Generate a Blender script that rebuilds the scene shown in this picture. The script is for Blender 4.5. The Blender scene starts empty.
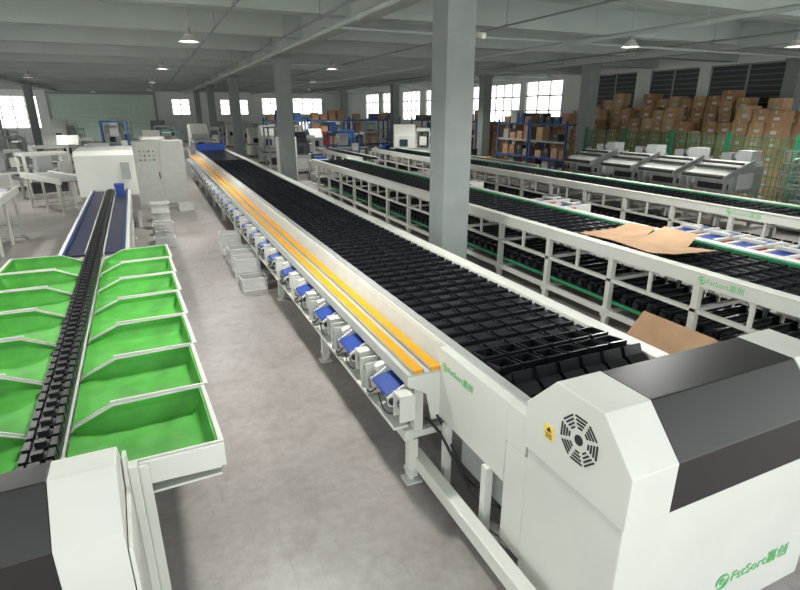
import bpy, math, random
from mathutils import Vector, Matrix, Euler
random.seed(7)
COL = bpy.context.scene.collection
pi = math.pi
try:
    bpy.context.scene.view_settings.view_transform = 'Standard'
except Exception: pass

# ---------------------------------------------------------------- materials
def mat(name, col, rough=.5, metal=0., noise=.06, nscale=6., bump=0, emit=0., spec=None):
    m = bpy.data.materials.new(name); m.use_nodes = True
    nt = m.node_tree; b = nt.nodes['Principled BSDF']
    tc = nt.nodes.new('ShaderNodeTexCoord'); nz = nt.nodes.new('ShaderNodeTexNoise')
    nz.inputs['Scale'].default_value = nscale; nz.inputs['Detail'].default_value = 4
    nt.links.new(tc.outputs['Object'], nz.inputs['Vector'])
    rp = nt.nodes.new('ShaderNodeValToRGB')
    rp.color_ramp.elements[0].position = .3; rp.color_ramp.elements[1].position = .7
    rp.color_ramp.elements[0].color = tuple(c*(1-noise) for c in col)+(1,)
    rp.color_ramp.elements[1].color = tuple(min(1, c*(1+noise)) for c in col)+(1,)
    nt.links.new(nz.outputs['Fac'], rp.inputs['Fac'])
    nt.links.new(rp.outputs['Color'], b.inputs['Base Color'])
    b.inputs['Roughness'].default_value = rough; b.inputs['Metallic'].default_value = metal
    if spec is not None: b.inputs['Specular IOR Level'].default_value = spec
    if emit:
        b.inputs['Emission Color'].default_value = tuple(col)+(1,); b.inputs['Emission Strength'].default_value = emit
    if bump:
        bp = nt.nodes.new('ShaderNodeBump'); bp.inputs['Strength'].default_value = bump
        nt.links.new(nz.outputs['Fac'], bp.inputs['Height']); nt.links.new(bp.outputs['Normal'], b.inputs['Normal'])
    return m

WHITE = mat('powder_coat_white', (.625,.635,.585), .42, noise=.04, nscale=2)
WHITE2 = mat('powder_coat_light_grey', (.48,.495,.46), .45, noise=.05)  # light grey paint, a tone below the white
BLACKH = mat('black_hood_paint', (.020,.018,.018), .36, noise=.1, nscale=3)
SLAT = mat('black_plastic_slat', (.009,.010,.013), .28, noise=.3, nscale=12)
ROD = mat('dark_steel_rod', (.12,.125,.13), .3, .8, noise=.2)
PAN = mat('dark_pan', (.05,.055,.06), .4, noise=.3)
PAN2 = mat('grey_pan', (.09,.10,.115), .35, .3, noise=.3)
CHAIN = mat('black_chain', (.014,.014,.016), .4, noise=.3, nscale=30)
GREEN = mat('green_liner', (.065,.34,.04), .65, noise=.25, nscale=4, bump=.6)
GREEN2 = mat('green_strip', (.03,.28,.12), .5)
LOGO = mat('logo_green', (.14,.52,.18), .5)
YEL = mat('yellow_guide', (.78,.33,.012), .6, noise=.06, spec=.2)
LABEL = mat('pale_yellow_label', (.85,.62,.12), .5)
BLUE = mat('blue_plastic', (.012,.05,.28), .45, noise=.2)
NAVYG = mat('navy_guard', (.015,.035,.14), .45, noise=.2)
NAVY = mat('navy_belt', (.02,.023,.05), .5, noise=.2)
STEEL = mat('stainless', (.46,.47,.46), .28, .85, noise=.1)
ALU = mat('aluminium', (.52,.53,.52), .38, .4, noise=.05)
MOTOR = mat('motor_grey', (.22,.23,.235), .4, .4, noise=.1)
GREY = mat('grey_paint', (.32,.34,.33), .5, noise=.05)
COLM = mat('column_paint', (.21,.24,.227), .6, noise=.06, nscale=3)
CEIL = mat('ceiling_paint', (.40,.455,.42), .75, noise=.1, nscale=.7)
BEAM = mat('beam_paint', (.39,.445,.41), .7, noise=.08, nscale=.9)
WALLM = mat('wall_paint', (.75,.77,.74), .8, noise=.05, nscale=.6)
DARK = mat('dark_louvre', (.045,.05,.055), .4, noise=.1)
DARK2 = mat('dark_louvre_edge', (.13,.14,.145), .4, noise=.1)
CARD = [mat('cardboard_%s' % n, c, .8, noise=.16, nscale=3) for n, c in
        (('tan', (.40,.25,.14)), ('brown', (.31,.185,.10)), ('pale', (.48,.325,.195)))]
TAPE = mat('packing_tape', (.52,.39,.25), .3)
CRATE = mat('crate_plastic', (.62,.63,.61), .5, noise=.04)
RED = mat('red_paint', (.4,.025,.025), .45)
RACKB = mat('rack_blue', (.03,.09,.24), .5)
TEAL = mat('teal_machine_paint', (.04,.15,.13), .5)
FENCE = mat('fence_green', (.012,.15,.07), .45)
RUB = mat('rubber_black', (.015,.015,.015), .6)
PINK = mat('print_red', (.5,.12,.1), .5)
LAMP = mat('lamp_glow', (1,.98,.95), .4, emit=10)
SCREEN = mat('screen_dark', (.02,.04,.06), .15)
SHUT = mat('shutter_green', (.68,.82,.73), .5, noise=.05)
COILM = mat('coil_plastic', (.17,.24,.19), .6)

def floor_mat():
    m = bpy.data.materials.new('concrete_floor'); m.use_nodes = True
    nt = m.node_tree; b = nt.nodes['Principled BSDF']; L = nt.links
    tc = nt.nodes.new('ShaderNodeTexCoord')
    def nz(s, d, r=.6, vec=None):
        n = nt.nodes.new('ShaderNodeTexNoise'); n.inputs['Scale'].default_value = s
        n.inputs['Detail'].default_value = d; n.inputs['Roughness'].default_value = r
        L.new(vec or tc.outputs['Object'], n.inputs['Vector']); return n
    n1 = nz(.6, 7, .65); n2 = nz(11, 8, .7); n3 = nz(2.1, 8, .65)
    mp = nt.nodes.new('ShaderNodeMapping'); mp.inputs['Scale'].default_value = (9,.7,1); mp.inputs['Rotation'].default_value = (0,0,.25)
    L.new(tc.outputs['Object'], mp.inputs['Vector']); n4 = nz(2.2, 5, .6, mp.outputs[0])
    def ramp(n, p0, c0, p1, c1):
        r = nt.nodes.new('ShaderNodeValToRGB')
        r.color_ramp.elements[0].position = p0; r.color_ramp.elements[0].color = c0+(1,)
        r.color_ramp.elements[1].position = p1; r.color_ramp.elements[1].color = c1+(1,)
        L.new(n.outputs['Fac'], r.inputs['Fac']); return r.outputs[0]
    def mul(a, c):
        x = nt.nodes.new('ShaderNodeMix'); x.data_type = 'RGBA'; x.blend_type = 'MULTIPLY'
        x.inputs[0].default_value = 1; L.new(a, x.inputs[6]); L.new(c, x.inputs[7]); return x.outputs[2]
    o = mul(mul(ramp(n1, .3, (.27,.247,.235), .7, (.365,.335,.32)), ramp(n2, .35, (.82,.82,.82), .6, (1,1,1))), ramp(n3, .35, (.82,.81,.80), .52, (1,1,1)))
    o = mul(o, ramp(n4, .28, (.84,.83,.83), .4, (1,1,1)))
    L.new(o, b.inputs['Base Color']); b.inputs['Roughness'].default_value = .4
    bp = nt.nodes.new('ShaderNodeBump'); bp.inputs['Strength'].default_value = .08
    L.new(n2.outputs['Fac'], bp.inputs['Height']); L.new(bp.outputs['Normal'], b.inputs['Normal'])
    return m
FLOOR = floor_mat()

# ---------------------------------------------------------------- geometry
class G:
    def __init__(s): s.v = []; s.f = []; s.m = []; s.sm = []
    def add(s, vs, fs, mi=0, smooth=False):
        o = len(s.v); s.v += [tuple(v) for v in vs]
        for f in fs: s.f.append([o+i for i in f]); s.m.append(mi); s.sm.append(smooth)
        return s
    def box(s, x0, x1, y0, y1, z0, z1, mi=0):
        vs = [(x0,y0,z0),(x1,y0,z0),(x1,y1,z0),(x0,y1,z0),(x0,y0,z1),(x1,y0,z1),(x1,y1,z1),(x0,y1,z1)]
        return s.add(vs, [(0,3,2,1),(4,5,6,7),(0,1,5,4),(1,2,6,5),(2,3,7,6),(3,0,4,7)], mi)
    def rbox(s, c, size, rot, mi=0):
        M = Euler(rot).to_matrix(); c = Vector(c); a, b, d = [t/2 for t in size]
        vs = [c+M@Vector(p) for p in [(-a,-b,-d),(a,-b,-d),(a,b,-d),(-a,b,-d),(-a,-b,d),(a,-b,d),(a,b,d),(-a,b,d)]]
        return s.add(vs, [(0,3,2,1),(4,5,6,7),(0,1,5,4),(1,2,6,5),(2,3,7,6),(3,0,4,7)], mi)
    def cyl(s, p0, p1, r, n=12, mi=0, r2=None, caps=True):
        p0 = Vector(p0); p1 = Vector(p1); d = (p1-p0).normalized(); r2 = r if r2 is None else r2
        a = d.orthogonal().normalized(); b = d.cross(a)
        vs = []
        for p, rr in ((p0, r), (p1, r2)):
            for i in range(n):
                t = 2*pi*i/n; vs.append(p+a*math.cos(t)*rr+b*math.sin(t)*rr)
        s.add(vs, [(i, (i+1) % n, n+(i+1) % n, n+i) for i in range(n)], mi, True)
        if caps:
            s.add(vs[:n], [tuple(range(n))[::-1]], mi); s.add(vs[n:], [tuple(range(n))], mi)
        return s
    def prism(s, pts, ax, a, b, mi=0):
        n = len(pts)
        def P(t, q):
            return {'x': (t, q[0], q[1]), 'y': (q[0], t, q[1]), 'z': (q[0], q[1], t)}[ax]
        ar = sum(pts[i][0]*pts[(i+1) % n][1]-pts[(i+1) % n][0]*pts[i][1] for i in range(n))
        pp = list(pts) if ar > 0 else list(pts)[::-1]
        if ax == 'y': pp = pp[::-1]
        vs = [P(a, q) for q in pp]+[P(b, q) for q in pp]
        return s.add(vs, [tuple(range(n))[::-1], tuple(range(n, 2*n))]+[(i, (i+1) % n, n+(i+1) % n, n+i) for i in range(n)], mi)
    def tube(s, pts, r, n=8, mi=0):
        for a, b in zip(pts[:-1], pts[1:]): s.cyl(a, b, r, n, mi)
        return s
    def obj(s, name, mats, parent=None, loc=None, rot=None, world=False, bevel=0):
        off = Vector((0,0,0))
        if world and parent is not None: off = parent.location.copy()
        if not isinstance(mats, (list, tuple)): mats = [mats]
        me = bpy.data.meshes.new(name); me.from_pydata([Vector(v)-off for v in s.v], [], s.f)
        for m in mats: me.materials.append(m)
        me.polygons.foreach_set('material_index', s.m); me.polygons.foreach_set('use_smooth', s.sm)
        me.update()
        o = bpy.data.objects.new(name, me); COL.objects.link(o)
        if parent: o.parent = parent
        if loc is not None: o.location = loc
        if rot is not None: o.rotation_euler = rot
        if bevel:
            md = o.modifiers.new('bevel', 'BEVEL'); md.width = bevel; md.segments = 2; md.limit_method = 'ANGLE'
            md.angle_limit = math.radians(40)
        return o
def many(boxes, name, m, parent, world=False, bevel=0):
    """one object per box"""
    return [G().box(*b).obj(name, m, parent, world=world, bevel=bevel) for b in boxes]
def tag(o, label, cat, group=None):
    o['label'] = label; o['category'] = cat
    if group: o['group'] = group
    return o
def root(name, label, cat, loc, rz=0, group=None):
    e = bpy.data.objects.new(name, None); e.empty_display_size = .2; COL.objects.link(e)
    e.location = loc; e.rotation_euler = (0,0,rz); return tag(e, label, cat, group)
def clone(o, loc=None, rz=None, parent=None, label=None):
    c = o.copy(); COL.objects.link(c)
    if parent is not None: c.parent = parent
    if loc is not None: c.location = loc
    if rz is not None: c.rotation_euler = (0,0,rz)
    if label: c['label'] = label
    for ch in o.children: clone(ch, parent=c)
    return c
def struct(o): o['kind'] = 'structure'; return o
def text_mesh(body, size, m, parent, loc, rot, name='logo_lettering', depth=.001):
    cu = bpy.data.curves.new('tmp', 'FONT'); cu.body = body; cu.size = size; cu.extrude = depth
    cu.align_x = 'LEFT'; cu.align_y = 'CENTER'; cu.space_character = 1.06
    t = bpy.data.objects.new('tmp', cu); COL.objects.link(t)
    bpy.context.view_layer.update()
    dg = bpy.context.evaluated_depsgraph_get()
    me = bpy.data.meshes.new_from_object(t.evaluated_get(dg)); bpy.data.objects.remove(t)
    me.materials.clear(); me.materials.append(m)
    o = bpy.data.objects.new(name, me); COL.objects.link(o)
    o.parent = parent; o.location = loc; o.rotation_euler = rot
    return o
def logo(parent, wloc, rot, size):
    l = Vector(wloc)-parent.location
    g = G(); R = size*.55; n = 28
    for k in range(2):
        a0, a1 = (math.radians(40), math.radians(200)) if k == 0 else (math.radians(225), math.radians(385))
        vs = []; fs = []
        for i in range(n+1):
            t = a0+(a1-a0)*i/n; w = .16+.2*math.sin(pi*i/n)
            vs += [(R+R*math.cos(t), R*math.sin(t), .001), (R+R*(1-w)*math.cos(t), R*(1-w)*math.sin(t), .001)]
        fs = [(2*i, 2*i+1, 2*i+3, 2*i+2) for i in range(n)]; g.add(vs, fs)
    g.cyl((R,0,0), (R,0,.001), R*.42, 18)
    g.obj('logo_emblem', LOGO, parent, l, rot)
    M = Euler(rot).to_matrix()
    text_mesh('FstSort\u5609\u521b', size, LOGO, parent, l+M@Vector((size*1.25,0,0)), rot)

# ---------------------------------------------------------------- building shell
H = 5.5
g = G().box(-16,22.2,-3,64.2,-.2,0); struct(g.obj('floor', FLOOR))
g = G().box(-16,22.2,-3,64.2,H,H+.2); struct(g.obj('ceiling', CEIL))
def wall_x(name, x0, x1, ya, yb, holes):
    g = G(); y = ya
    for (a, b, z0, z1) in sorted(holes):
        g.box(x0,x1,y,a,0,H); g.box(x0,x1,a,b,0,z0); g.box(x0,x1,a,b,z1,H); y = b
    g.box(x0,x1,y,yb,0,H); return struct(g.obj(name, WALLM))
rw = [(29.9+i*4.8, 33.6+i*4.8, 2.2, 4.7) for i in range(6)]+[(25.9,29.3,2.2,4.75),(20.6,23.3,2.2,4.8),(17.2,19.8,2.2,4.8),(13.4,16.7,2.2,4.8),(8.5,12.2,2.2,4.8)]
wall_x('wall_right', 22, 22.2, -3, 64.2, rw)
lw = [(22+i*5, 26.2+i*5, .8, 4.8) for i in range(8)]
wall_x('wall_left', -16.2, -16, 20, 64.2, lw)
g = G(); x = -16
bw = [(-13.5,-9.4,1.4,4.4), (2.6,4.4,2.6,4.2), (7.5,10.5,2.6,4.2), (12,14,2.6,4.4), (15.5,19,2.6,4.4)]
for (a, b, z0, z1) in bw:
    g.box(x,a,64,64.2,0,H); g.box(a,b,64,64.2,0,z0); g.box(a,b,64,64.2,z1,H); x = b
g.box(x,22.2,64,64.2,0,H); struct(g.obj('wall_back', WALLM))
wn = 1
def window(axis, p, a, b, z0, z1, dark=False):
    global wn
    g = G(); t = .06
    def bx(u0, u1, w0, w1, mi=0, th=.05):
        if axis == 'x': g.box(p-th,p+th,u0,u1,w0,w1,mi)
        else: g.box(u0,u1,p-th,p+th,w0,w1,mi)
    bx(a,b,z0,z0+t); bx(a,b,z1-t,z1); bx(a,a+t,z0,z1); bx(b-t,b,z0,z1)
    if dark:
        bx((a+b)/2-.04,(a+b)/2+.04,z0,z1)
        bx(a+.05,b-.05,z0+.05,z1-.05,1,.02)
        k = int((z1-z0)/.2)
        for i in range(k):
            zz = z0+.05+i*(z1-z0-.1)/k
            bx(a+.05,b-.05,zz,zz+.05,2,.045)
    else:
        n = max(2, int((b-a)/.9))
        for i in range(1, n): bx(a+(b-a)*i/n-.04, a+(b-a)*i/n+.04, z0, z1)
        bx(a,b,z0+(z1-z0)*.66-.04, z0+(z1-z0)*.66+.04); bx(a,b,z0+(z1-z0)*.33-.03, z0+(z1-z0)*.33+.03)
    struct(g.obj('window_%d' % wn, [ALU if not dark else GREY, DARK, DARK2])); wn += 1
for h in rw: window('x', 22.1, h[0], h[1], h[2], h[3], dark=h[0] < 24)
for h in lw: window('x', -16.1, h[0], h[1], h[2], h[3])
for h in bw: window('y', 64.1, h[0], h[1], h[2], h[3])
g = G()
for i in range(30): g.prism([(63.97,.1+i*.15),(63.90,.14+i*.15),(63.90,.2+i*.15),(63.97,.245+i*.15)], 'x', -8.4, 0.9, 0)
g.box(-8.6,-8.4,63.82,64,0,4.8,1); g.box(.9,1.1,63.82,64,0,4.8,1); g.box(-8.6,1.1,63.75,64,4.6,4.95,1)
g.box(-8.4,.9,63.9,64,0,.1,1)
struct(g.obj('door_1', [SHUT, GREY]))
tn = 1
def trim(g, m=BEAM):
    global tn
    struct(g.obj('trim_%d' % tn, m)); tn += 1
for i in range(17):
    y = 4.2+i*3.85
    if y < 64: trim(G().box(-16,22,y-.2,y+.2,4.88,H))
    if y+1.9 < 64: trim(G().box(-16,22,y+1.83,y+1.97,5.2,H))
for x in (-7.8, 4.35, 16.6):
    trim(G().box(x-.22,x+.22,-3,64,4.78,H))
def column(x, y, w=.54, lab='square grey painted steel building column beside the sorters', m=COLM):
    g = G().box(x-w/2,x+w/2,y-w/2,y+w/2,0,4.78)
    g.box(x-w/2-.04,x+w/2+.04,y-w/2-.04,y+w/2+.04,4.66,4.78)
    o = g.obj('column', m, bevel=.01); tag(o, lab, 'column', 'grey building columns')
for y in (7.5, 19.3, 30.9, 42.5, 54): column(4.27 if y < 8 else 4.38, y, .47)
for y in (17.9, 25.6, 37.5, 49): column(16.6, y, .5)
column(21.4, 12.85, .5)
for y in (26, 38, 50): column(-7.8, y, .5, 'square grey steel building column by the open side')
for y in (36, 46): column(-12, y, .4, 'square grey steel building column by the open side')

# ---------------------------------------------------------------- camera
cam = bpy.data.cameras.new('camera'); cam.sensor_width = 36; cam.lens = 23.85; cam.clip_end = 300
co = bpy.data.objects.new('camera', cam); COL.objects.link(co)
co.location = (0,0,3.0); co.rotation_euler = (math.radians(90-19.14), 0, math.radians(-24.4))
bpy.context.scene.camera = co

# ---------------------------------------------------------------- world + light
w = bpy.data.worlds.new('world'); bpy.context.scene.world = w; w.use_nodes = True
nt = w.node_tree; bg = nt.nodes['Background']
tcw = nt.nodes.new('ShaderNodeTexCoord'); sp = nt.nodes.new('ShaderNodeSeparateXYZ'); rp = nt.nodes.new('ShaderNodeValToRGB')
nt.links.new(tcw.outputs['Generated'], sp.inputs[0]); nt.links.new(sp.outputs['Z'], rp.inputs['Fac'])
rp.color_ramp.elements[0].position = 0; rp.color_ramp.elements[0].color = (.98,.98,.94,1)
rp.color_ramp.elements[1].position = .6; rp.color_ramp.elements[1].color = (.86,.93,1,1)
nt.links.new(rp.outputs[0], bg.inputs['Color']); bg.inputs['Strength'].default_value = 2.75

# ---------------------------------------------------------------- main sorter
S = root('sorting_conveyor', 'long white-framed sorter with black slat bed and two yellow guide strips', 'conveyor', (2.65,1.43,0))
def W(g, name, m, bevel=0, P=None): return g.obj(name, m, P or S, world=True, bevel=bevel)
def WM(bs, name, m, bevel=0, P=None): return many(bs, name, m, P or S, True, bevel)
YE = 28.0
WM([(1.93,2.03,2.235,YE,1.0,1.235),(3.27,3.42,2.235,YE,.95,1.235)], 'side_beam', WHITE, .006)
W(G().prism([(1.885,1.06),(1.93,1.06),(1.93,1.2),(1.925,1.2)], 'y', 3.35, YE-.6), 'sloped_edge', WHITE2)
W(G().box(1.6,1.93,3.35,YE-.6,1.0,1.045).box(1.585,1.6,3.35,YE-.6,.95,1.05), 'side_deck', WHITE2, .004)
for a in (1.635, 1.79):
    W(G().box(a,a+.08,3.34,YE-.6,1.046,1.085), 'guide_strip', YEL, .006)['label'] = 'yellow guide strip'
    WM([(a-.012,a,3.34,YE-.6,1.046,1.075),(a+.08,a+.092,3.34,YE-.6,1.046,1.075)], 'strip_holder', GREY)
W(G().box(1.945,2.015,2.25,YE,1.236,1.25), 'edge_rail', ALU)
W(G().box(2.03,3.27,2.5,YE,1.06,1.09), 'bed_pan', PAN2)
WM([(2.65+x-.02,2.65+x+.02,2.6,YE,1.092,1.11) for x in (-.412,-.206,.0,.206,.412)], 'blue_strip', BLUE)  # thin blue strips laid in the gaps between slat lanes
WM([(1.58,1.66,3.38,YE-.6,.42,.52),(3.32,3.4,2.5,YE-.6,.42,.52)], 'lower_beam', WHITE, .006)
WM([(1.68,1.78,1.55,3.5,.12,.24),(3.3,3.4,1.55,3.5,.12,.24)], 'base_beam', WHITE, .006)
leg = None
y = 3.42
while y < YE-.7:
    if leg is None:
        g = G().box(-.04,.04,-.04,.04,.05,.42).box(-.07,.07,-.07,.07,0,.015).cyl((0,0,.015),(0,0,.05),.025,10)
        g.box(-.05,.05,-.05,.05,.1,.13)
        leg = g.obj('leg', WHITE, S)
        leg.location = Vector((1.66,y,0))-S.location
    else: clone(leg, Vector((1.66,y,0))-S.location, parent=S)
    clone(leg, Vector((3.35,y,0))-S.location, parent=S)
    W(G().box(1.66,3.35,y-.03,y+.03,.43,.49), 'cross_bar', WHITE)
    WM([(1.66,1.74,y-.04,y+.04,.5,1.0),(3.31,3.39,y-.04,y+.04,.5,.95)], 'upright', WHITE)
    y += 2.53
for yy in (2.62, 3.2):
    WM([(1.84,1.9,yy-.03,yy+.03,0,.62),(3.3,3.36,yy-.03,yy+.03,0,.95)], 'upright', WHITE)
W(G().box(1.87,1.93,2.435,3.36,.62,1.235).box(1.87,1.93,2.235,2.435,.957,1.235), 'side_panel', WHITE, .003)
W(G().box(1.93,1.96,3.36,YE-.6,.62,.98), 'inner_panel', GREY)
logo(S, (1.867,3.3,1.1), (pi/2,0,-pi/2), .07)
def slat_mesh():
    g = G()
    for i in range(6):
        c = -.515+i*.206; a, b = c-.084, c+.084
        g.prism([(-.09,-.01),(-.09,.03),(-.076,.036),(-.062,.012),(.06,.010),(.08,-.004),(.08,-.02),(.05,-.006),(-.06,-.006)],'x',a,b)
        g.box(c-.02,c+.02,-.05,.05,-.05,-.006)
        g.box(a,a+.010,-.07,.06,.008,.026); g.box(b-.010,b,-.07,.06,.008,.026)
    g.cyl((-.62,.095,-.006),(.62,.095,-.006),.007,8,1)
    return g
def open_mesh():
    g = G()
    for i in range(6):
        c = -.515+i*.206; a, b = c-.088, c+.088
        g.box(a,b,-.095,-.082,-.02,.085); g.box(a,b,.075,.088,-.01,.045)
        g.prism([(-.095,.08),(.09,.04),(.09,-.01),(-.095,-.02)],'x',a,a+.012)
        g.prism([(-.095,.08),(.09,.04),(.09,-.01),(-.095,-.02)],'x',b-.012,b)
        g.box(c-.012,c+.012,-.08,.08,-.01,.0)
    g.cyl((-.62,0,-.03),(.62,0,-.03),.011,8,1)
    return g
sa = slat_mesh().obj('slat', [SLAT, ROD], S)
pitch = .2; y0 = 3.27
for i in range(94):
    l = Vector((2.65, y0+i*pitch, 1.185))-S.location
    if i == 0: sa.location = l
    else: clone(sa, l, parent=S)
so = open_mesh().obj('slat', [SLAT, ALU], S); so['label'] = 'open black frame slat at the turning end'
fst = True
for (dy, dz, an) in ((3.08,1.195,6),(2.88,1.2,4),(2.71,1.185,-24),(2.58,1.11,-62)):
    l = Vector((2.65,dy,dz))-S.location
    if fst: c = so; c.location = l; fst = False
    else: c = clone(so, l, parent=S)
    c.rotation_euler = (math.radians(an),0,0)
g = G(); yy = y0+94*pitch
while yy < YE-.1:
    for i in range(6):
        c = 2.65-.515+i*.206
        g.box(c-.085,c+.085,yy-.085,yy+.075,1.185,1.2)
    yy += pitch
o = W(g, 'slat_run', SLAT); o['kind'] = 'stuff'
W(G().box(2.0,3.3,YE,YE+.5,.7,1.5).prism([(YE+.5,.7),(YE+.5,1.5),(YE+.8,1.2),(YE+.8,.7)],'x',2.0,3.3), 'tail_housing', BLUE, .01)
WM([(2.1,2.2,YE+.1,YE+.2,0,.7),(3.1,3.2,YE+.1,YE+.2,0,.7)], 'upright', WHITE)
def make_unit():
    u = bpy.data.objects.new('discharge_unit', None); COL.objects.link(u); u.parent = S
    g = G().prism([(-.15,.1),(-.165,.12),(-.15,.14),(.12,.19),(.12,.15)], 'y', -.165, .165)
    g.obj('belt', BLUE, u, bevel=.01)['label'] = 'short blue belt'
    for a in (-.187, .169):
        G().prism([(-.15,.04),(-.165,.12),(.02,.225),(.12,.225),(.12,.0),(-.05,.0)], 'y', a, a+.018).obj('bracket', WHITE, u)
    G().prism([(-.1,.2),(.02,.24),(.02,.16),(-.1,.16)],'y',.2,.27).obj('bracket', WHITE, u)
    G().box(-.13,.0,-.36,-.346,-.02,.2).box(-.13,.0,-.24,-.226,-.02,.2).box(-.13,.0,-.36,-.226,.185,.2).obj('bracket', WHITE, u)
    G().cyl((-.07,-.345,.08),(-.07,-.24,.08),.04,12).obj('motor', MOTOR, u)
    for a in (.3, .42):
        G().box(-.16,.0,a,a+.014,-.1,.2).obj('motor_bracket', WHITE, u)
    G().box(-.16,.0,.3,.434,-.1,-.085).obj('motor_bracket', WHITE, u)
    G().cyl((-.09,.315,.1),(-.09,.418,.1),.045,12).obj('motor', MOTOR, u)
    G().cyl((-.09,.32,-.02),(-.09,.41,-.02),.035,10).obj('motor', STEEL, u)
    G().cyl((-.1,.436,.0),(-.1,.455,.0),.04,14).obj('pulley', RUB, u)
    G().cyl((-.13,-.19,.09),(-.13,-.21,.09),.028,12).obj('pulley', RUB, u)
    G().cyl((-.14,.24,.0),(-.14,.24,.1),.02,8).obj('sensor', MOTOR, u)
    G().box(-.03,.0,-.17,.17,-.08,.02).obj('belt_support', ALU, u)
    g = G(); pts = [(-.12-.03*math.sin(t*pi/8), .16+.03*t, .03-.09*math.sin(t*pi/8)) for t in range(9)]
    g.tube(pts, .008, 6).obj('cable', RUB, u)
    g = G(); pts = [(-.1-.02*math.sin(t*pi/8), -.2+.045*t, -.03-.06*math.sin(t*pi/8)) for t in range(9)]
    g.tube(pts, .006, 6).obj('cable', RUB, u)
    return u
unit = None
for i in range(27):
    y = 3.62+i*.89
    l = Vector((1.61,y,.715))-S.location
    if unit is None: unit = make_unit(); unit.location = l
    else: clone(unit, l, parent=S)
W(G().box(1.47,1.6,3.36,YE-.6,.57,.595), 'tray_shelf', WHITE, .004)
W(G().prism([(1.585,.95),(1.585,1.03),(1.93,1.03),(1.93,.6),(1.8,.6),(1.75,.85)],'y',3.34,3.36), 'shelf_end', WHITE, .003)
# end housing
prof = [(2.23,1.05),(2.23,1.356),(2.0,1.6),(1.65,1.6),(1.43,1.356),(1.43,1.05)]
pb = [(2.226,1.05),(2.226,1.354),(1.998,1.596),(1.652,1.596),(1.434,1.354),(1.434,1.05)]
for a, b in ((1.85,2.165),(3.355,3.67)): W(G().prism(prof,'x',a,b), 'end_cap', WHITE, .006)
hb = W(G().prism(pb,'x',2.168,3.352), 'hood', BLACKH, .006); hb['label'] = 'black middle hood cover'
W(G().box(1.87,3.65,1.45,2.21,.0,1.05).box(1.87,3.65,2.21,2.43,.15,.955), 'housing_body', WHITE, .008)
g = G()
for k in range(8):
    t0_ = 2*pi*k/8
    for j, r in enumerate((.07,.09,.11,.13)):
        c = (1.848, 1.79+r*math.cos(t0_), 1.356+r*math.sin(t0_))
        g.rbox(c, (.004,.010,.032+.018*j), (t0_,0,0))
g.cyl((1.852,1.79,1.356),(1.846,1.79,1.356),.03,20)
W(g, 'vent', RUB)['label'] = 'round slotted black fan vent'
W(G().box(1.846,1.85,1.975,2.055,1.225,1.315,0), 'warning_sticker', LABEL)
g = G().prism([(2.035,1.275),(1.995,1.275),(2.015,1.305)], 'x', 1.844, 1.847)
for k in range(3): g.box(1.844,1.847,1.988,2.042,1.235+k*.012,1.239+k*.012)
W(g, 'sticker_print', RUB)
logo(S, (2.76,1.446,.285), (pi/2,0,0), .108)
g = G(); pts = []
for i in range(25):
    t = i/24; pts.append((1.75+.25*t, 3.35-.95*t, .62-.42*math.sin(pi*.5*t)+.06*math.sin(t*9)))
g.tube(pts, .012); W(g, 'cable', RUB)
g = G(); g.tube([(p[0]+.07, p[1]+.1, p[2]+.05*math.cos(i*.3)) for i, p in enumerate(pts)], .009); W(g, 'cable', RUB)
W(G().box(1.95,2.3,2.5,3.1,.3,.6), 'drive_box', GREY, .01)

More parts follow.
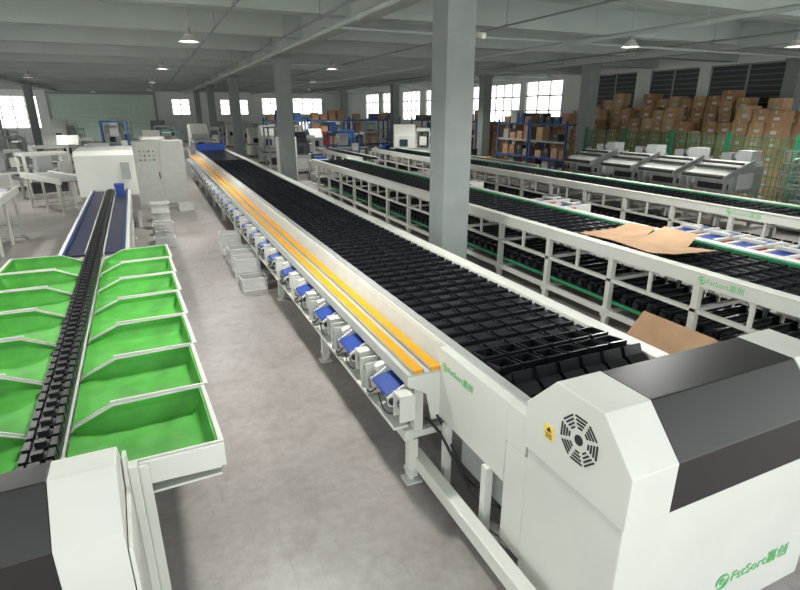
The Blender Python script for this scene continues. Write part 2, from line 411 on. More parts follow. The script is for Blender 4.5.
# ---------------------------------------------------------------- other slat sorters
def sorter(X0, X1, Y0, Y1, label, ly, lsz, dens=1.35):
    P = root('sorting_conveyor', label, 'conveyor', ((X0+X1)/2, Y0, 0))
    cx = (X0+X1)/2
    def w_(g, n, m, b=0): return g.obj(n, m, P, world=True, bevel=b)
    def wm(bs, n, m, b=0): return many(bs, n, m, P, True, b)
    for (a, b, c, d) in ((X0,X0+.09,X0-.02,X0+.14),(X1-.09,X1,X1-.14,X1+.02)):
        w_(G().box(a,b,Y0,Y1,1.04,1.2).box(c,d,Y0,Y1,1.2,1.215), 'side_beam', WHITE, .005)
    wm([(X0+.14,X0+.19,Y0,Y1,1.14,1.2),(X1-.19,X1-.14,Y0,Y1,1.14,1.2)], 'green_edge', GREEN2)
    wm([(X0+.01,X0+.07,Y0,Y1,.7,.75),(X1-.07,X1-.01,Y0,Y1,.7,.75),(X0+.01,X0+.07,Y0,Y1,.2,.28),(X1-.07,X1-.01,Y0,Y1,.2,.28)], 'lower_rail', WHITE, .004)
    wm([(X0+.1,X1-.1,Y0,Y1,1.03,1.05),(X0+.12,X1-.12,Y0,Y1,.34,.36)], 'bed_pan', PAN)
    W1 = (X1-X0)/2-.24
    g = G(); n = 6; ww = 2*W1/n
    for i in range(n):
        x = -W1+i*ww
        g.box(x+.016,x+ww-.016,-.1,.1,0,.015); g.box(x+.016,x+ww-.016,-.112,-.095,-.01,.045)
        g.box(x+.016,x+.028,-.1,.1,0,.03); g.box(x+ww-.028,x+ww-.016,-.1,.1,0,.03)
    g.cyl((-W1-.05,.118,.0),(W1+.05,.118,.0),.007,8,1)
    s0 = g.obj('slat', [SLAT, ROD], P); n = int((Y1-Y0-.3)/.25)
    s0.location = (0,.2,1.15)
    for i in range(1, min(n, 96)): clone(s0, (0,.2+i*.25,1.15), parent=P)
    g = G(); y = Y0+.2
    while y < Y1-.1:
        g.box(cx-W1,cx+W1,y-.07,y+.05,.42,.44); g.box(cx-W1,cx+W1,y-.03,y,.44,.5)
        for sx in (-1,1): g.cyl((cx+sx*(W1+.12),y,.46),(cx+sx*(W1+.05),y,.46),.05,8); g.box(min(cx+sx*(W1+.05),cx+sx*W1),max(cx+sx*(W1+.05),cx+sx*W1),y-.08,y+.08,.4,.52)
        y += .22
    o = w_(g, 'return_slats', SLAT); o['kind'] = 'stuff'
    wm([(X0+.1,X0+.13,Y0,Y1,.36,.4),(X1-.13,X1-.1,Y0,Y1,.36,.4)], 'return_guide', GREEN2)
    y = Y0+.1; f = None; k = 0
    while y < Y1:
        if f is None:
            g = G()
            for sx in (X0+.05-cx, X1-.05-cx):
                g.box(sx-.04,sx+.04,-.04,.04,.02,1.04); g.box(sx-.08,sx+.08,-.07,.07,0,.02)
                g.box(sx-.045,sx+.045,-.07,.07,.16,.3)
            g.box(X0+.05-cx,X1-.05-cx,-.025,.025,.7,.75).box(X0+.05-cx,X1-.05-cx,-.025,.025,.2,.26)
            f = g.obj('leg_frame', WHITE, P); f.location = (0,y-Y0,0)
        else: clone(f, (0,y-Y0,0), parent=P)
        wm([(X0+.02,X0+.06,y+dens*.5-.02,y+dens*.5+.02,.75,1.04),(X1-.06,X1-.02,y+dens*.5-.02,y+dens*.5+.02,.75,1.04)], 'mid_post', WHITE)
        y += dens
    logo(P, (X0-.003, ly+lsz*2.4, 1.122), (pi/2,0,-pi/2), lsz)
    return P
S2 = sorter(5.68, 7.28, 1.2, 21.0, 'white-framed slat sorter with exposed return slats and flat carton on top', 3.78, .088)
S3 = sorter(10.2, 11.7, 2.6, 26.0, 'white-framed slat sorter with green edge strips in front of steel machines', 6.6, .11)
# ---------------------------------------------------------------- green tray sorter
T = root('tray_sorter', 'white chain sorter with rows of green-lined tilted trays both sides', 'conveyor', (-.805,2.8,0), math.radians(1.15))
TP = .76
def tray():
    e = bpy.data.objects.new('tray', None); COL.objects.link(e); e.parent = T
    p = TP-.01
    full = [(.1,1.05),(.12,1.08),(.36,1.19),(.93,1.2),(.93,1.02)]
    inn = [(.11,1.05),(.13,1.075),(.365,1.182),(.91,1.192),(.91,1.02)]
    g = G().prism(full,'y',-.004,.004).prism(full,'y',p-.028,p-.020)
    g.prism([(.94,-.006),(.95,-.006),(.925,p-.018),(.915,p-.018)],'z',1.04,1.2)
    g.prism([(.93,-.010),(.96,-.010),(.934,p-.018),(.910,p-.018)],'z',1.195,1.204)
    g.box(.35,.94,-.007,.007,1.192,1.203)
    g.prism([(.09,.96),(.09,.975),(.93,.99),(.93,.975)],'y',-.006,p-.018)
    g.obj('tray_shell', WHITE, e)
    g = G()
    n = 20; vs = []; fs = []
    for i in range(n+1):
        for j in range(n+1):
            u = i/n; v = j/n
            x = .1+.81*u; yy = .006+(p-.038)*v
            sag = math.sin(pi*u)*math.sin(pi*v)
            ev = max(abs(2*v-1)**16, abs(max(0, 2*u-1))**16)
            z = 1.035+.01*u-.02*sag+.10*ev*min(1, u*3)+.009*abs(math.sin(5*u+8*v))*sag+.006*math.sin(25*u-7*v)*sag
            vs.append((x, yy, z))
    for i in range(n):
        for j in range(n): a = i*(n+1)+j; fs.append((a, a+n+1, a+n+2, a+1))
    g.add(vs, fs, 0, True)
    g.prism(inn,'y',.0045,.008).prism(inn,'y',p-.032,p-.0285)
    g.prism([(.915,.0),(.938,.0),(.913,p-.03),(.893,p-.03)],'z',1.02,1.192)
    g.obj('liner', GREEN, e)['label'] = 'green fabric liner'
    return e
t0 = tray(); t0.location = (0,0,0)
for i in range(1, 7): clone(t0, (0,i*TP,0), parent=T)
t1 = bpy.data.objects.new('tray', None); COL.objects.link(t1); t1.parent = T
for ch in t0.children:
    me = ch.data.copy()
    for v in me.vertices: v.co.x = -v.co.x
    me.flip_normals(); c = bpy.data.objects.new(ch.name.split('.')[0], me); COL.objects.link(c); c.parent = t1
    if 'label' in ch: c['label'] = ch['label']
for i in range(1, 7): clone(t1, (0,i*TP,0), parent=T)
g = G().box(-.04,.04,-.045,.045,0,.04)
g.box(-.085,-.05,-.055,.035,-.01,.055).box(.05,.085,-.055,.035,-.01,.055).box(-.07,.07,.02,.045,.01,.035)
g.box(-.03,.03,-.025,.02,.04,.07)
g.cyl((-.09,0,.02),(.09,0,.02),.012,8,1)
c0 = g.obj('chain_link', [CHAIN, CHAIN], T); c0.location = (0,-.05,1.13)
for i in range(1, 98): clone(c0, (0,-.05+i*.125,1.13), parent=T)
G().box(-.09,.09,-.1,12.3,1.09,1.11).obj('chain_guide', PAN, T)
G().box(-.09,.09,-.1,12.3,.9,.98).obj('centre_beam', WHITE, T)
many([(-.35,-.12,5.5,12.3,1.09,1.12),(.12,.35,5.5,12.3,1.09,1.12)], 'belt', NAVY, T)
many([(-.385,-.35,5.45,12.3,1.06,1.16),(.35,.385,5.45,12.3,1.06,1.16)], 'belt_guard', NAVYG, T, bevel=.004)
many([(-.44,-.385,5.45,12.3,.85,1.14),(.385,.44,5.45,12.3,.85,1.14),(-.12,-.1,5.5,12.3,1.0,1.14),(.1,.12,5.5,12.3,1.0,1.14)], 'side_beam', WHITE, T)
G().box(-.44,.44,5.42,5.46,.85,1.08).obj('end_plate', WHITE, T)
lg = G().box(-.4,-.33,-.035,.035,0,.9).box(.33,.4,-.035,.035,0,.9).box(-.4,.4,-.03,.03,.3,.36).box(-.42,.42,-.03,.03,.83,.9).box(-.44,-.29,-.07,.07,0,.02).box(.29,.44,-.07,.07,0,.02).obj('leg_frame', WHITE, T)
lg.location = (0,.5,0)
for y in (1.9,3.3,4.7,6.1,7.5,8.9,10.3,11.7): clone(lg, (0,y,0), parent=T)
many([(-.4,-.34,-.3,12.3,.3,.38),(.34,.4,-.3,12.3,.3,.38)], 'lower_rail', WHITE, T)
pr = [(-.03,.3),(-.03,1.24),(-.14,1.40),(-.30,1.40),(-.5,1.16),(-.5,.3)]
G().prism(pr,'x',.155,.44).obj('end_cap', WHITE, T, bevel=.005)
G().prism(pr,'x',-.44,-.4).obj('end_cap', WHITE, T, bevel=.005)
G().prism([(a*.995-.001,b if b < .4 else b-.004) for a, b in pr],'x',-.398,.153).obj('hood', BLACKH, T, bevel=.005)
G().prism([(-.5,0),(.02,0),(.02,1.1),(-.03,1.30),(-.1,1.30),(-.16,1.16),(-.5,1.06)],'x',.445,.465).obj('side_plate', WHITE, T, bevel=.003)
G().box(.466,.51,-.12,-.05,0,1.24).obj('upright', WHITE, T, bevel=.004)
G().box(.51,.958,-.033,-.012,1.05,1.195).obj('front_lip', WHITE, T, bevel=.003)
G().box(.51,.56,-.058,-.034,.2,1.19).obj('bracket', WHITE, T, bevel=.003)
many([(-.38,-.3,-.4,-.1,0,.3),(.3,.38,-.4,-.1,0,.3)], 'foot', WHITE, T)
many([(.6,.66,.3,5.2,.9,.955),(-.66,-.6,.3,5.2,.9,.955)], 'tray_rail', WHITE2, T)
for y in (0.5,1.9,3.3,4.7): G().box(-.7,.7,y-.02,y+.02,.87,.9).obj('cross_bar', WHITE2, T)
hp = [(12.3,1.0),(12.3,1.98),(12.4,2.08),(14.6,2.08),(14.8,1.9),(14.8,.5),(13,.5)]
G().prism(hp,'x',-.68,.62).obj('head_housing', WHITE, T, bevel=.01)
G().box(.3,.5,12.28,12.3,1.4,1.8).obj('control_panel', GREY, T)
many([(-.65,-.57,13.1,13.2,0,.5),(.5,.58,13.1,13.2,0,.5),(-.65,-.57,14.6,14.7,0,.5),(.5,.58,14.6,14.7,0,.5)], 'leg', WHITE, T)
o = G().prism([(-.08,0),(.08,0),(.1,.26),(-.1,.26)],'y',-.11,.11).box(-.105,.105,-.12,.12,.24,.27).obj('plastic_bin', BLUE)
o.location = (-.80,14.2,1.123); tag(o, 'blue plastic bin resting on the belt end', 'bin')

# ---------------------------------------------------------------- cabinets
def cabinet(x0, x1, y0, y1, h, lab, panel=True):
    P = root('control_cabinet', lab, 'cabinet', ((x0+x1)/2,(y0+y1)/2,0))
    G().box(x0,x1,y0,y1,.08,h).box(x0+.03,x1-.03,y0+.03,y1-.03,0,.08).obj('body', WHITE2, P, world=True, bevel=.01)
    mid = (x0+x1)/2
    for a, b in ((x0+.03,mid-.01),(mid+.01,x1-.03)):
        G().box(a,b,y0-.025,y0,.15,h-.06).obj('door', WHITE2, P, world=True, bevel=.005)
    G().box(mid-.07,mid-.04,y0-.05,y0-.025,h*.45,h*.55).obj('handle', RUB, P, world=True)
    if panel:
        for i in range(4):
            for j in range(3):
                G().cyl((x0+.2+i*.13,y0-.045,h-.3-j*.13),(x0+.2+i*.13,y0-.025,h-.3-j*.13),.025,10).obj('button', (RED, LOGO, RUB)[(i+j) % 3], P, world=True)
    return P
cabinet(-.55,.95,19.0,19.7,2.1,'tall light grey electrical cabinet with rows of buttons')
cabinet(5.2,6.0,24.5,25.2,1.9,'grey steel electrical cabinet behind the sorter')

# ---------------------------------------------------------------- crates
g = G(); a, b, hh = .215,.17,.23
g.box(-a,a,-b,b,0,.012)
for z0, z1 in ((.0,.055),(.078,.1),(.12,.142),(.165,hh)):
    g.box(-a,a,-b,-b+.008,z0,z1).box(-a,a,b-.008,b,z0,z1).box(-a,-a+.008,-b,b,z0,z1).box(a-.008,a,-b,b,z0,z1)
for i in range(13):
    x = -a+i*(2*a-.018)/12
    g.box(x,x+.018,-b,-b+.008,0,hh).box(x,x+.018,b-.008,b,0,hh)
for i in range(11):
    y = -b+i*(2*b-.018)/10
    g.box(-a,-a+.008,y,y+.018,0,hh).box(a-.008,a,y,y+.018,0,hh)
g.box(-a-.012,a+.012,-b-.012,-b,hh-.03,hh).box(-a-.012,a+.012,b,b+.012,hh-.03,hh).box(-a-.012,-a,-b,b,hh-.03,hh).box(a,a+.012,-b,b,hh-.03,hh)
cr = g.obj('plastic_crate', CRATE); tag(cr, 'white slotted plastic crate on the concrete floor', 'crate', 'white plastic crates on the floor')
first = True
for (x, y, n, r) in ((1.34,9.3,1,.03),(1.33,9.8,2,.0),(1.33,10.6,2,.03),(1.33,11.3,1,-.02),(1.33,12.1,2,0),
                     (.02,13.3,1,.0),(.02,13.9,2,.05),(-.02,14.8,1,-.04),(0.0,15.6,3,0),(.0,16.6,2,.0),(.75,18.3,1,.1)):
    for k in range(n):
        z = k*.232
        if first: cr.location = (x,y,z); cr.rotation_euler = (0,0,r); first = False
        else:
            clone(cr, (x,y,z), r, label='white slotted plastic crate stacked on another crate' if k else None)

# ---------------------------------------------------------------- cardboard
def carton_mesh(w_, d, h, m):
    g = G().box(-w_/2,w_/2,-d/2,d/2,0,h).box(-w_/2-.001,w_/2+.001,-.025,.025,h*.7,h+.002,1)
    g.box(-w_/2-.002,-w_/2,-d*.3,d*.1,h*.2,h*.45,2)
    o = g.obj('cardboard_box', [m, TAPE, WHITE2], bevel=.006)
    return tag(o, 'taped brown cardboard carton in a tall stack', 'box', 'stacked cartons by the wall')
cm = [carton_mesh(.50,.50,.42,CARD[0]), carton_mesh(.52,.52,.38,CARD[1]), carton_mesh(.48,.51,.48,CARD[2]), carton_mesh(.50,.48,.40,CARD[0]), carton_mesh(.54,.51,.45,CARD[1])]
used = [False]*5; nb = 0
def put_box(x, y, z, k, r=0, lab=None):
    global nb
    if nb >= 298: return
    nb += 1
    o = cm[k]
    if not used[k]: used[k] = True; o.location = (x,y,z); o.rotation_euler = (0,0,r)
    else: clone(o, (x,y,z), r, label=lab)
HS = [.42,.38,.48,.40,.45]
pal = None
def pallet(x, y, lab='wooden pallet under stacked cartons', r=0):
    global pal
    if pal is None:
        g = G()
        for i in range(7): g.box(-.6,.6,-.55+i*.17,-.45+i*.17,.1,.12)
        for yy in (-.53,-.04,.45): g.box(-.6,.6,yy,yy+.09,.0,.1)
        pal = g.obj('pallet', CARD[2]); tag(pal, lab, 'pallet', 'pallets under the cartons'); pal.location = (x,y,0)
    else: clone(pal, (x,y,0), r)
for ci in range(17):
    y = 11.5+ci*.58
    for ri, x in enumerate((18.9, 19.62)):
        z = .12; base = 3.05-.35*(ci % 5 == 3)-.6*(ci in (5, 12)); top = base+random.uniform(-.4,.3) if ri == 0 else 3.4+random.uniform(-.5,.25)
        while z < top-.2:
            k = random.randrange(5)
            put_box(x+random.uniform(-.08,.08), y+random.uniform(-.012,.012), z, k, random.uniform(-.035,.035)); z += HS[k]+.003
for i in range(8): pallet(19.25, 11.7+i*1.27)
for (x, y, nz) in ((18.5,21.8,6),(18.6,23.4,7),(18.4,25,6),(18.8,27.4,6)):
    z = 0
    for k in range(nz):
        q = random.randrange(5); put_box(x,y,z,q,random.uniform(-.1,.1)); put_box(x,y+.65,z,q,random.uniform(-.06,.06)); z += HS[q]+.003
def sheet(name, quads, lab, loc, m=None, sc=1):
    g = G()
    for q in quads:
        q = [Vector(p)*sc for p in q]
        n = (q[1]-q[0]).cross(q[2]-q[0]).normalized()*.006
        vs = q+[p+n for p in q]
        g.add(vs, [(3,2,1,0),(4,5,6,7),(0,1,5,4),(1,2,6,5),(2,3,7,6),(3,0,4,7)])
    o = g.obj(name, m or CARD[0]); o.location = loc; return tag(o, lab, 'cardboard')
sheet('flattened_carton', [[(-.45,-.6,0),(.3,-.6,0),(.3,.1,.03),(-.45,.1,.03)], [(-.45,.105,.03),(.3,.105,.03),(.3,.75,.0),(-.45,.75,.0)],
      [(.305,-.6,0),(.62,-.5,.12),(.62,.07,.14),(.305,.1,.03)], [(.305,.105,0.03),(.58,.2,.10),(.58,.72,.08),(.305,.75,.0)], [(-.45,-1.0,.07),(.3,-1.05,.05),(.3,-.605,0),(-.45,-.605,.0)]], 'flattened brown carton lying on the slat bed', (6.28,5.45,1.222), CARD[0], .98)
sheet('flattened_carton', [[(-.5,-.55,.0),(.12,-.55,.68),(.12,.4,.68),(-.5,.4,.0)],
      [(.12,-.55,.68),(.46,-.55,0),(.46,.4,0),(.12,.4,.68)], [(-.5,-.555,.0),(-.2,-.95,.16),(.12,-.95,.5),(.12,-.555,.68)]], 'folded brown carton standing on the floor beside a sorter frame', (5.12,3.9,.002), CARD[0])

# ---------------------------------------------------------------- small blue-belt conveyors
def induct(x, y, lab):
    P = root('belt_conveyor', lab, 'conveyor', (x,y,0), group='short blue belt conveyors')
    many([(-.45,.45,-.2,-.15,.78,.98),(-.45,.45,.15,.2,.78,.98)], 'side_rail', WHITE, P, bevel=.004)
    G().box(-.45,.45,-.14,.14,.92,.95).cyl((-.45,-.14,.9),(-.45,.14,.9),.05,12).cyl((.45,-.14,.9),(.45,.14,.9),.05,12).obj('belt', BLUE, P)
    G().box(-.3,.0,-.22,-.2,.82,.94).obj('sticker', PINK, P)
    G().box(-.1,.0,-.2,.2,.981,1.03).obj('sensor_bridge', WHITE2, P, bevel=.004)
    for sx in (-.4,.4): G().box(sx-.03,sx+.03,-.2,-.14,0,.78).box(sx-.03,sx+.03,.14,.2,0,.78).box(sx-.03,sx+.03,-.15,.15,.3,.35).obj('leg', WHITE, P)
    return P
for (x, y) in ((8.7,4.7),(8.75,5.3),(8.8,5.9),(8.85,6.5),(8.6,9.5),(8.7,10.3),(8.6,14),(8.6,17)): induct(x,y,'short white conveyor with blue belt between sorters')

# ---------------------------------------------------------------- machines
def steel_machine(x, y):
    P = root('feeding_machine', 'boxy stainless machine with inclined table on open legs', 'machine', (x,y,0), group='stainless machines in a row')
    G().box(-.45,.72,-.55,.55,.95,1.62).obj('body', STEEL, P, bevel=.004)
    G().prism([(-.9,1.32),(-.9,1.37),(.15,1.74),(.15,1.68)],'y',-.6,.6).obj('inclined_table', WHITE2, P, bevel=.003)
    for sy in (-.63,.6): G().prism([(-.95,1.29),(-.95,1.42),(.2,1.82),(.2,1.64)],'y',sy,sy+.03).obj('side_rail', STEEL, P)
    G().box(.2,.7,-.5,.5,1.63,1.72).box(.25,.65,-.45,-.05,1.72,2.0).obj('motor_box', GREY, P, bevel=.005)
    G().box(.25,.65,.1,.4,1.72,1.92).cyl((.3,.0,1.85),(.6,.0,1.85),.07,12).obj('gearbox', STEEL, P)
    for (rx, rz, rr) in ((-.93,1.4,.05),(-.5,1.6,.035),(-.2,1.7,.035)):
        G().cyl((rx,-.58,rz),(rx,.58,rz),rr,12).obj('roller', RUB, P)
    G().box(-.3,.3,-.57,-.551,1.05,1.45).obj('door', GREY, P)
    G().box(-.46,-.452,-.45,.45,1.02,1.18).obj('opening', RUB, P)
    for sx in (-.7,.62):
        for sy in (-.52,.52): G().box(sx-.035,sx+.035,sy-.035,sy+.035,0.03,1.3 if sx < 0 else .95).cyl((sx,sy,0),(sx,sy,.03),.06,10).obj('leg', STEEL, P)
    many([(-.7,.62,-.54,-.5,.3,.35),(-.7,.62,.5,.54,.3,.35),(-.72,-.68,-.5,.5,.3,.35),(-.72,-.68,-.5,.5,.75,.8),(.6,.64,-.5,.5,.3,.35),(-.7,-.45,-.54,-.5,1.0,1.05)], 'brace', STEEL, P)
    for k in range(5): G().cyl((-.6,-.35+k*.16,.41),(.55,-.3+k*.16,.41),.05,10).obj('stored_pipe', ALU if k % 2 else STEEL, P)
for y in (9.7,11.2,12.7,14.4): steel_machine(14.1, y)

def pack_machine(x, y, w_, d, h, body, trimm, rz=0, lab='white packing machine with sloped cover on the factory floor', name='packing_machine', acc=None):
    P = root(name, lab, 'machine', (x,y,0), rz)
    G().box(-w_/2,w_/2,-d/2,d/2,.15,h*.42).obj('base_cabinet', body, P, bevel=.01)
    G().box(-w_*.55,w_*.55,-d*.4,d*.4,h*.42,h*.46).obj('work_bed', STEEL, P)
    G().prism([(-d*.3,h*.46),(d/2,h*.46),(d/2,h*.95),(d*.1,h),(-d*.3,h*.75)],'x',-w_*.45,w_*.1).obj('cover', trimm, P, bevel=.01)
    for sx in (.14,.46): G().box(w_*sx-.03,w_*sx+.03,-.03,.03,h*.46,h*.9).obj('post', acc or WHITE2, P)
    G().box(w_*.14,w_*.46,-.05,.05,h*.84,h*.92).obj('top_bar', acc or WHITE2, P)
    G().box(w_*.2,w_*.38,-d*.2,d*.2,h*.52,h*.72).obj('side_box', acc or body, P, bevel=.008)
    for a, b in ((-w_*.4,w_*.1),(w_*.15,w_*.42)): G().box(a,b,-d/2-.02,-d/2,.25,h*.38).obj('door', WHITE2, P, bevel=.004)
    G().box(-w_*.3,-w_*.1,-d*.3-.06,-d*.3,h*.5,h*.66).obj('screen', SCREEN, P)
    for sx in (-1,1):
        for sy in (-1,1): G().cyl((sx*w_*.42,sy*d*.4,0),(sx*w_*.42,sy*d*.4,.16),.05,10).obj('foot', RUB, P)
    return P
def gantry_machine(x, y, w_, d, h, body, rz=0, lab='open-framed conveyor machine with gantry on white legs'):
    P = root('gantry_machine', lab, 'machine', (x,y,0), rz)
    for sx in (-1,1):
        for sy in (-1,1): G().box(sx*w_/2-.04,sx*w_/2+.04,sy*d/2-.04,sy*d/2+.04,0,h).obj('post', body, P)
    many([(-w_/2,w_/2,-d/2-.04,-d/2+.04,h-.08,h),(-w_/2,w_/2,d/2-.04,d/2+.04,h-.08,h),(-w_/2-.04,-w_/2+.04,-d/2,d/2,h-.08,h),(w_/2-.04,w_/2+.04,-d/2,d/2,h-.08,h)], 'top_bar', body, P)
    G().box(-w_/2-.3,w_/2+.3,-d/2+.1,d/2-.1,.72,.86).obj('bed', STEEL, P, bevel=.01)
    G().box(-w_/2-.25,w_/2+.25,-d/2+.18,d/2-.18,.861,.875).obj('belt', RUB, P)
    G().box(-w_*.2,w_*.15,-d*.25,d*.25,h*.62,h-.1).obj('head_unit', GREY, P, bevel=.01)
    G().box(w_*.2,w_*.45,-d/2-.12,-d/2-.04,.9,1.3).obj('control_box', WHITE2, P, bevel=.005)
    G().box(-w_*.4,w_*.4,-d*.3,d*.3,.2,.55).obj('drive_cabinet', DARK, P, bevel=.01)
    return P
pack_machine(13.4,28,2.2,1.6,2.3,WHITE,WHITE,-.4)
pack_machine(15.6,27.6,1.2,1.2,2.1,WHITE2,WHITE,-.4)
pack_machine(9.4,32.6,1.4,1.1,2.0,RACKB,GREY,0,'blue press machine with grey cover and red post frame','press_machine',RED)
pack_machine(11.6,33.0,1.8,1.1,1.9,DARK,RACKB,-.15,'dark machine with blue cover behind the sorters','press_machine')
pack_machine(7.1,27.5,1.2,1.2,2.0,GREY,DARK,0,'dark grey machine beside the far sorter end')
pack_machine(-5.6,26.2,1.8,1.4,1.7,WHITE,GREY,.3); pack_machine(-9.9,28.4,2,1.6,1.8,GREY,WHITE,.3); pack_machine(-1.8,27,1.5,1.2,1.7,WHITE2,GREY,0)
gantry_machine(0.1,27.2,.9,1.1,1.9,WHITE); gantry_machine(6.6,30.4,1.6,1.2,2.2,GREY); gantry_machine(-3.6,23.2,1.4,1.0,1.6,WHITE,.4)
gantry_machine(-9.5,20.8,1.6,1.1,1.8,WHITE,.2); gantry_machine(-12.6,25.2,1.8,1.1,1.9,WHITE2,.1)
gantry_machine(-6.2,30.3,1.8,1.2,1.9,GREY,.1); gantry_machine(10.0,29.9,1.5,1.1,1.9,RACKB,0,'blue open-framed machine with gantry behind the sorters')
rg = random.Random(3)
PAL = [(WHITE,WHITE,'white packing machine with sloped cover on the factory floor'),(WHITE2,GREY,'light grey machine with sloped grey cover'),(GREY,WHITE,'grey machine with white sloped cover'),
       (DARK,GREY,'dark machine with grey sloped cover'),(RACKB,WHITE2,'blue machine with light sloped cover'),(TEAL,WHITE2,'green machine with light sloped cover')]
for y in (38.5, 42, 45.5, 50, 54.5, 59):
    for x in (-14,-10,-4.9,-1.9,1.1,7.0,9.6,12.2,14.7):
        if y > 50 and x < 1.5 : continue
        if rg.random() < .12: continue
        b_, c_, lab = PAL[rg.choice((0,0,1,1,2,3,4,5))]
        if rg.random() < .7: pack_machine(x+rg.uniform(-.1,.1), y+rg.uniform(-.4,.4), rg.uniform(1.5,1.9), rg.uniform(1,1.5), rg.uniform(1.6,2.6), b_, c_, rg.uniform(-.1,.1), lab)
        else: gantry_machine(x, y, 1.4, 1.1, rg.uniform(1.7,2.5), b_)
pack_machine(3.0,34.6,1.8,1.6,2.3,WHITE,WHITE2,.1); pack_machine(.4,33.5,1.6,1.4,2.0,WHITE2,WHITE,0); pack_machine(-3.6,33.6,1.8,1.4,1.8,WHITE,WHITE2,0); pack_machine(6.7,33.2,1.6,1.4,2.2,GREY,WHITE2,0)
pack_machine(-11.5,32.6,2,1.4,2.0,WHITE,DARK,.1)
for (x, y, w_, h, r) in ((-11.6,17.6,1.5,1.6,.1),(-6.6,18.8,1.3,1.4,.1),(-14.3,21.8,1.4,1.7,0),(-3.9,27.6,1.2,1.6,.1),(-8.6,33,1.2,1.8,0),(-14,30.6,1.3,1.8,0)):
    gantry_machine(x,y,w_,1.0,h,WHITE,r)

def roller_conv(x, y, L, w_, h, rz, lab, top=SLAT):
    P = root('roller_conveyor', lab, 'conveyor', (x,y,0), rz)
    many([(-w_/2,-w_/2+.06,0,L,h-.16,h),(w_/2-.06,w_/2,0,L,h-.16,h)], 'side_beam', WHITE, P, bevel=.004)
    g = G(); k = .1
    while k < L-.05: g.cyl((-w_/2+.05,k,h-.06),(w_/2-.05,k,h-.06),.035,8); k += .13
    o = g.obj('rollers', top, P); o['kind'] = 'stuff'
    k = .15
    while k < L:
        G().box(-w_/2,-w_/2+.06,k-.03,k+.03,0,h-.16).box(w_/2-.06,w_/2,k-.03,k+.03,0,h-.16).box(-w_/2,w_/2,k-.02,k+.02,.25,.3).obj('leg_frame', WHITE, P); k += 1.2
    return P
roller_conv(-3.6,10,6.8,.9,1.15,.02,'white roller conveyor with dark rollers on legs')
roller_conv(-5.4,9,9,.8,1.15,.02,'white roller conveyor with dark rollers and blue parts')
roller_conv(-2.2,18.8,3.0,.9,1.1,.5,'short white roller conveyor angled across the floor',ALU)
roller_conv(-7.6,12.5,5.5,.9,1.3,.1,'white roller conveyor near the open side',ALU)
roller_conv(12.9,16.5,9,.7,1.1,0,'white roller conveyor running beside a sorter',STEEL)
roller_conv(8.4,21.5,7,.8,1.15,0,'white roller conveyor behind the sorter',SLAT)
roller_conv(2.6,29.6,2.8,1.2,1.6,0,'white feeding conveyor at the far sorter end',ALU)
for (x, y, z) in ((-3.7,13,1.15),(-3.7,14.6,1.15),(-5.45,12,1.15),(-5.45,14.5,1.15),(-5.5,16.4,1.15)):
    o = G().prism([(-.14,0),(.14,0),(.18,.2),(-.18,.2)],'y',-.2,.2).box(-.2,.2,-.22,.22,.18,.2).obj('parts_bin', BLUE, bevel=.005)
    o.location = (x,y,z+.002); tag(o, 'blue plastic parts bin on a roller conveyor', 'bin', 'blue parts bins')
def table(x, y, rz, w_=1.8, h=.85, lab='white steel work table with metal parts on it'):
    P = root('work_table', lab, 'table', (x,y,0), rz, 'work tables')
    G().box(-w_/2,w_/2,-.4,.4,h-.04,h).obj('table_top', WHITE2, P)
    for sx in (-1,1):
        for sy in (-1,1): G().box(sx*(w_/2-.05)-.025,sx*(w_/2-.05)+.025,sy*.35-.025,sy*.35+.025,0,h-.04).obj('leg', WHITE, P)
    G().box(-w_/2+.05,w_/2-.05,-.35,.35,.25,.28).obj('shelf', WHITE2, P)
    for k in range(3):
        t = -w_/2+.35+k*.55
        o = G().box(-.2,.2,-.25,.25,0,.12+.1*k).box(-.15,.15,-.3,-.25,.02,.1).obj('machine_part', (GREY,BLUE,DARK)[k], bevel=.01)
        M = Matrix.Rotation(rz,3,'Z')@Vector((t,0,0)); o.location = (x+M.x,y+M.y,h+.001); o.rotation_euler = (0,0,rz)
        tag(o, 'metal machine part lying on a work table', 'machine part', 'parts on work tables')
for (x, y, r) in ((-7.6,10.5,.1),(-6.2,21,.3),(-6.3,23.8,.2),(-3.2,30.2,.0),(-9.8,24.5,.2),(-13,28.4,.2),(6.9,24.0,1.5),(14.6,24.4,0),(-1.4,24.4,.1),(.4,30.4,0),(13,30.6,0)): table(x,y,r)

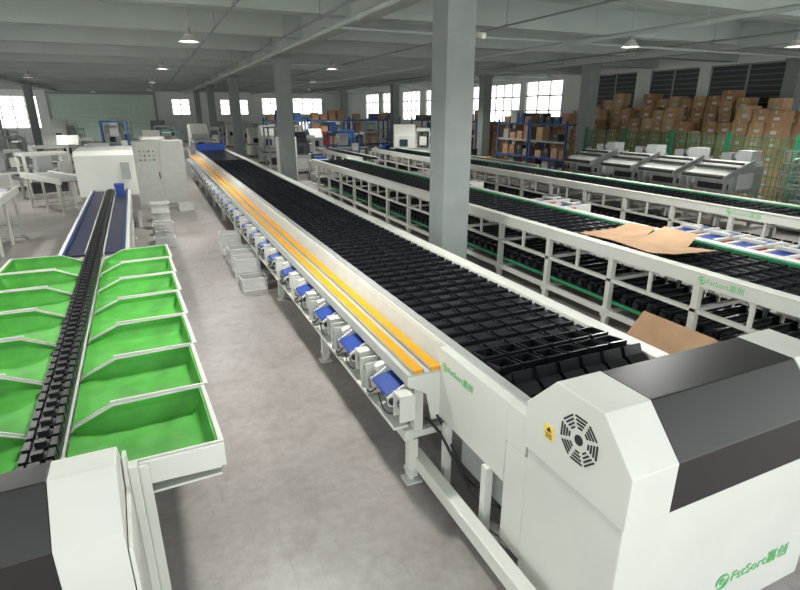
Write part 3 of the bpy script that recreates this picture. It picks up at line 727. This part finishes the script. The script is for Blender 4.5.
def rack(x, y, w_, d, h, n, rz=0, m=RACKB):
    P = root('storage_rack', 'blue steel storage rack loaded with parts and cartons', 'shelf', (x,y,0), rz, 'blue storage racks')
    for sx in (-w_/2,w_/2):
        for sy in (-d/2,d/2): G().box(sx-.04,sx+.04,sy-.04,sy+.04,0,h).obj('post', m, P)
    for i in range(n):
        z = .15+i*(h-.3)/(n-1)
        G().box(-w_/2,w_/2,-d/2,d/2,z-.03,z).box(-w_/2,w_/2,-d/2-.02,-d/2+.02,z-.08,z+.01).box(-w_/2-.0,w_/2,d/2-.02,d/2+.02,z-.08,z+.01).obj('shelf_board', m if i % 2 else GREY, P)
    return P
for (x, y, r) in ((17.2,20.5,pi/2),(17.2,23.2,pi/2),(17.4,28.2,pi/2),(17.4,31,pi/2),(17.4,34.2,pi/2),(17.4,40.5,pi/2),(8.0,35.6,0),(10.9,35.6,0),(13.8,35.6,0)):
    rack(x,y,2.5,.8,2.6,4,r)
    for i in range(4):
        z = .15+i*2.3/3
        for j in range(4):
            if random.random() < .9:
                t = -.9+j*.58; px, py = (x+t,y) if r == 0 else (x,y+t)
                sz = random.choice((.3,.38,.45,.6)); m = random.choice((CARD[0],CARD[1],CARD[0],WHITE2,DARK,CARD[2],GREY,RACKB,CARD[1]))
                o = G().box(-.22,.22,-.22,.22,0,sz).box(-.225,.225,-.03,.03,sz*.6,sz+.003,1).obj('storage_box', [m, TAPE])
                o.location = (px,py,z+.001); tag(o, 'small storage box on a rack shelf', 'box', 'boxes on storage racks')
P = root('steel_drum', 'yellow steel drum standing by the racks', 'drum', (15.0,22.8,0))
G().cyl((0,0,0),(0,0,.88),.29,24).cyl((0,0,.28),(0,0,.31),.3,24).cyl((0,0,.58),(0,0,.61),.3,24).obj('body', YEL, P)
G().cyl((.12,0,.88),(.12,0,.9),.04,10).obj('cap', DARK, P)

fp = None
for y in (8.2,10.25,12.3,14.35,16.4):
    if fp is None:
        fp = root('wire_fence', 'green welded wire mesh fence panel with posts', 'fence', (16.2,y,0), group='green fence panels')
        many([(-.035,.035,-1.02,-.95,0,2.4),(-.035,.035,.95,1.02,0,2.4)], 'post', FENCE, fp)
        g = G()
        for i in range(14): g.box(-.01,.01,-.95+i*.145,-.93+i*.145,.1,2.3)
        for i in range(9): g.box(-.012,.012,-.96,.96,.1+i*.27,.122+i*.27)
        g.obj('mesh_panel', FENCE, fp)
    else: clone(fp, (16.2,y,0))
cage = None
for (x, y, z) in ((15.3,8.2,0),(15.3,8.2,1.025),(15.0,7.0,0),(15.0,7.0,1.025),(17.5,9.0,0),(17.5,9.0,1.025),(17.0,6.6,0),(17.0,6.6,1.025)):
    if cage is not None: clone(cage, (x,y,z), label='wire pallet cage of greenish coils stacked on another' if z else None); continue
    P = cage = root('wire_cage', 'wire pallet cage filled with greenish coils', 'cage', (x,y,z), group='wire cages')
    g = G()
    for i in range(9):
        t = -.5+i*.125
        g.box(-.5,-.49,t-.006,t+.006,.1,1.0).box(.49,.5,t-.006,t+.006,.1,1.0).box(t-.006,t+.006,-.5,-.49,.1,1.0).box(t-.006,t+.006,.49,.5,.1,1.0)
    for zz in (.1,.4,.7,1.0): g.box(-.5,.5,-.51,-.49,zz,zz+.02).box(-.5,.5,.49,.51,zz,zz+.02).box(-.51,-.49,-.5,.5,zz,zz+.02).box(.49,.51,-.5,.5,zz,zz+.02)
    g.box(-.5,.5,-.5,.5,.08,.1)
    for sx in (-.45,.45):
        for sy in (-.45,.45): g.box(sx-.03,sx+.03,sy-.03,sy+.03,0,.08)
    g.obj('frame', STEEL, P)
    g = G()
    for k in range(5):
        for sx in (-.24,.24):
            n = 16
            pts = [(sx+.2*math.cos(2*pi*i/n), .38*math.sin(2*pi*i/n), .15+k*.16+.03*math.sin(i)) for i in range(n+1)]
            g.tube(pts, .05, 6)
    g.obj('coils', COILM, P)['kind'] = 'stuff'

# ---------------------------------------------------------------- lamps
lp = None
for (x, y) in ((1.16,14.7),(.83,24.4),(.6,36),(6.9,21.7),(11.6,11.2),(15.4,9.4),(9,32),(-5,21),(-5,33),(13,24.5),(1,5.5),(7.5,6),(-3,9.5),(-10,41),(12,44),(.5,50),(-4,57)):  # later lamps are added for soft overhead light, the last to brighten the shutter
    if lp is None:
        lp = root('high_bay_lamp', 'white bell-shaped high bay lamp hanging from the ceiling', 'lamp', (x,y,0), group='high bay ceiling lamps')
        lp.location.z = 4.55
        g = G(); g.cyl((0,0,0),(0,0,.14),.24,28,0,.1,caps=False); g.cyl((0,0,.005),(0,0,.14),.235,28,0,.095,caps=False); g.cyl((0,0,.14),(0,0,.16),.1,20)
        g.obj('shade', WHITE, lp)
        G().cyl((0,0,.02),(0,0,.035),.2,24).obj('diffuser', LAMP, lp)
        G().cyl((0,0,.16),(0,0,.32),.07,16).obj('ballast', GREY, lp)
        G().cyl((0,0,.32),(0,0,.955),.012,8).cyl((0,0,.9),(0,0,.95),.05,12).obj('stem', ALU, lp)
        ld = bpy.data.lights.new('bulb_light', 'SPOT'); ld.energy = 980; ld.spot_size = math.radians(150); ld.spot_blend = .6; ld.shadow_soft_size = .22; ld.color = (1,.98,.94)
        lo = bpy.data.objects.new('bulb_light', ld); COL.objects.link(lo); lo.parent = lp; lo.location = (0,0,-.03)
    else: clone(lp, (x,y,4.55))
def pipe(x, z, y0, y1, r, lab):
    g = G().cyl((x,y0,z),(x,y1,z),r,12); y = y0+1
    while y < y1: g.cyl((x,y,z),(x,y,H),.008,6); g.cyl((x,y-.04,z),(x,y+.04,z),r+.012,12); y += 3
    tag(g.obj('ceiling_pipe', COLM if r < .05 else BEAM), lab, 'pipe')
pipe(3.7,4.6,0,60,.05,'grey painted sprinkler pipe running under the beams')
pipe(3.3,4.7,4,60,.025,'thin conduit under the ceiling beams')
pipe(1.7,4.8,4,60,.02,'thin lamp wiring conduit under the beams')
pipe(7.6,4.8,4,60,.02,'thin lamp wiring conduit under the beams')
pipe(10.2,4.65,4,60,.05,'grey sprinkler pipe crossing the hall')
pipe(14.4,4.8,4,60,.03,'thin dark conduit under the ceiling beams')
for y in (12.2, 22, 34):
    g = G().cyl((3.7,y,4.72),(21.8,y,4.72),.035,10)
    for x in (6,9,12,15,19): g.cyl((x,y,4.72),(x,y,H),.008,6)
    tag(g.obj('ceiling_pipe', BEAM), 'thin grey branch pipe across the ceiling', 'pipe')
P = root('security_camera', 'small white security camera on the grey column', 'camera', (4.505,7.4,4.05))
G().rbox((.1,-.08,0),(.08,.18,.08),(.2,0,.3)).obj('housing', WHITE, P, bevel=.01)
G().box(0,.1,-.02,.02,.0,.03).obj('bracket', WHITE, P)
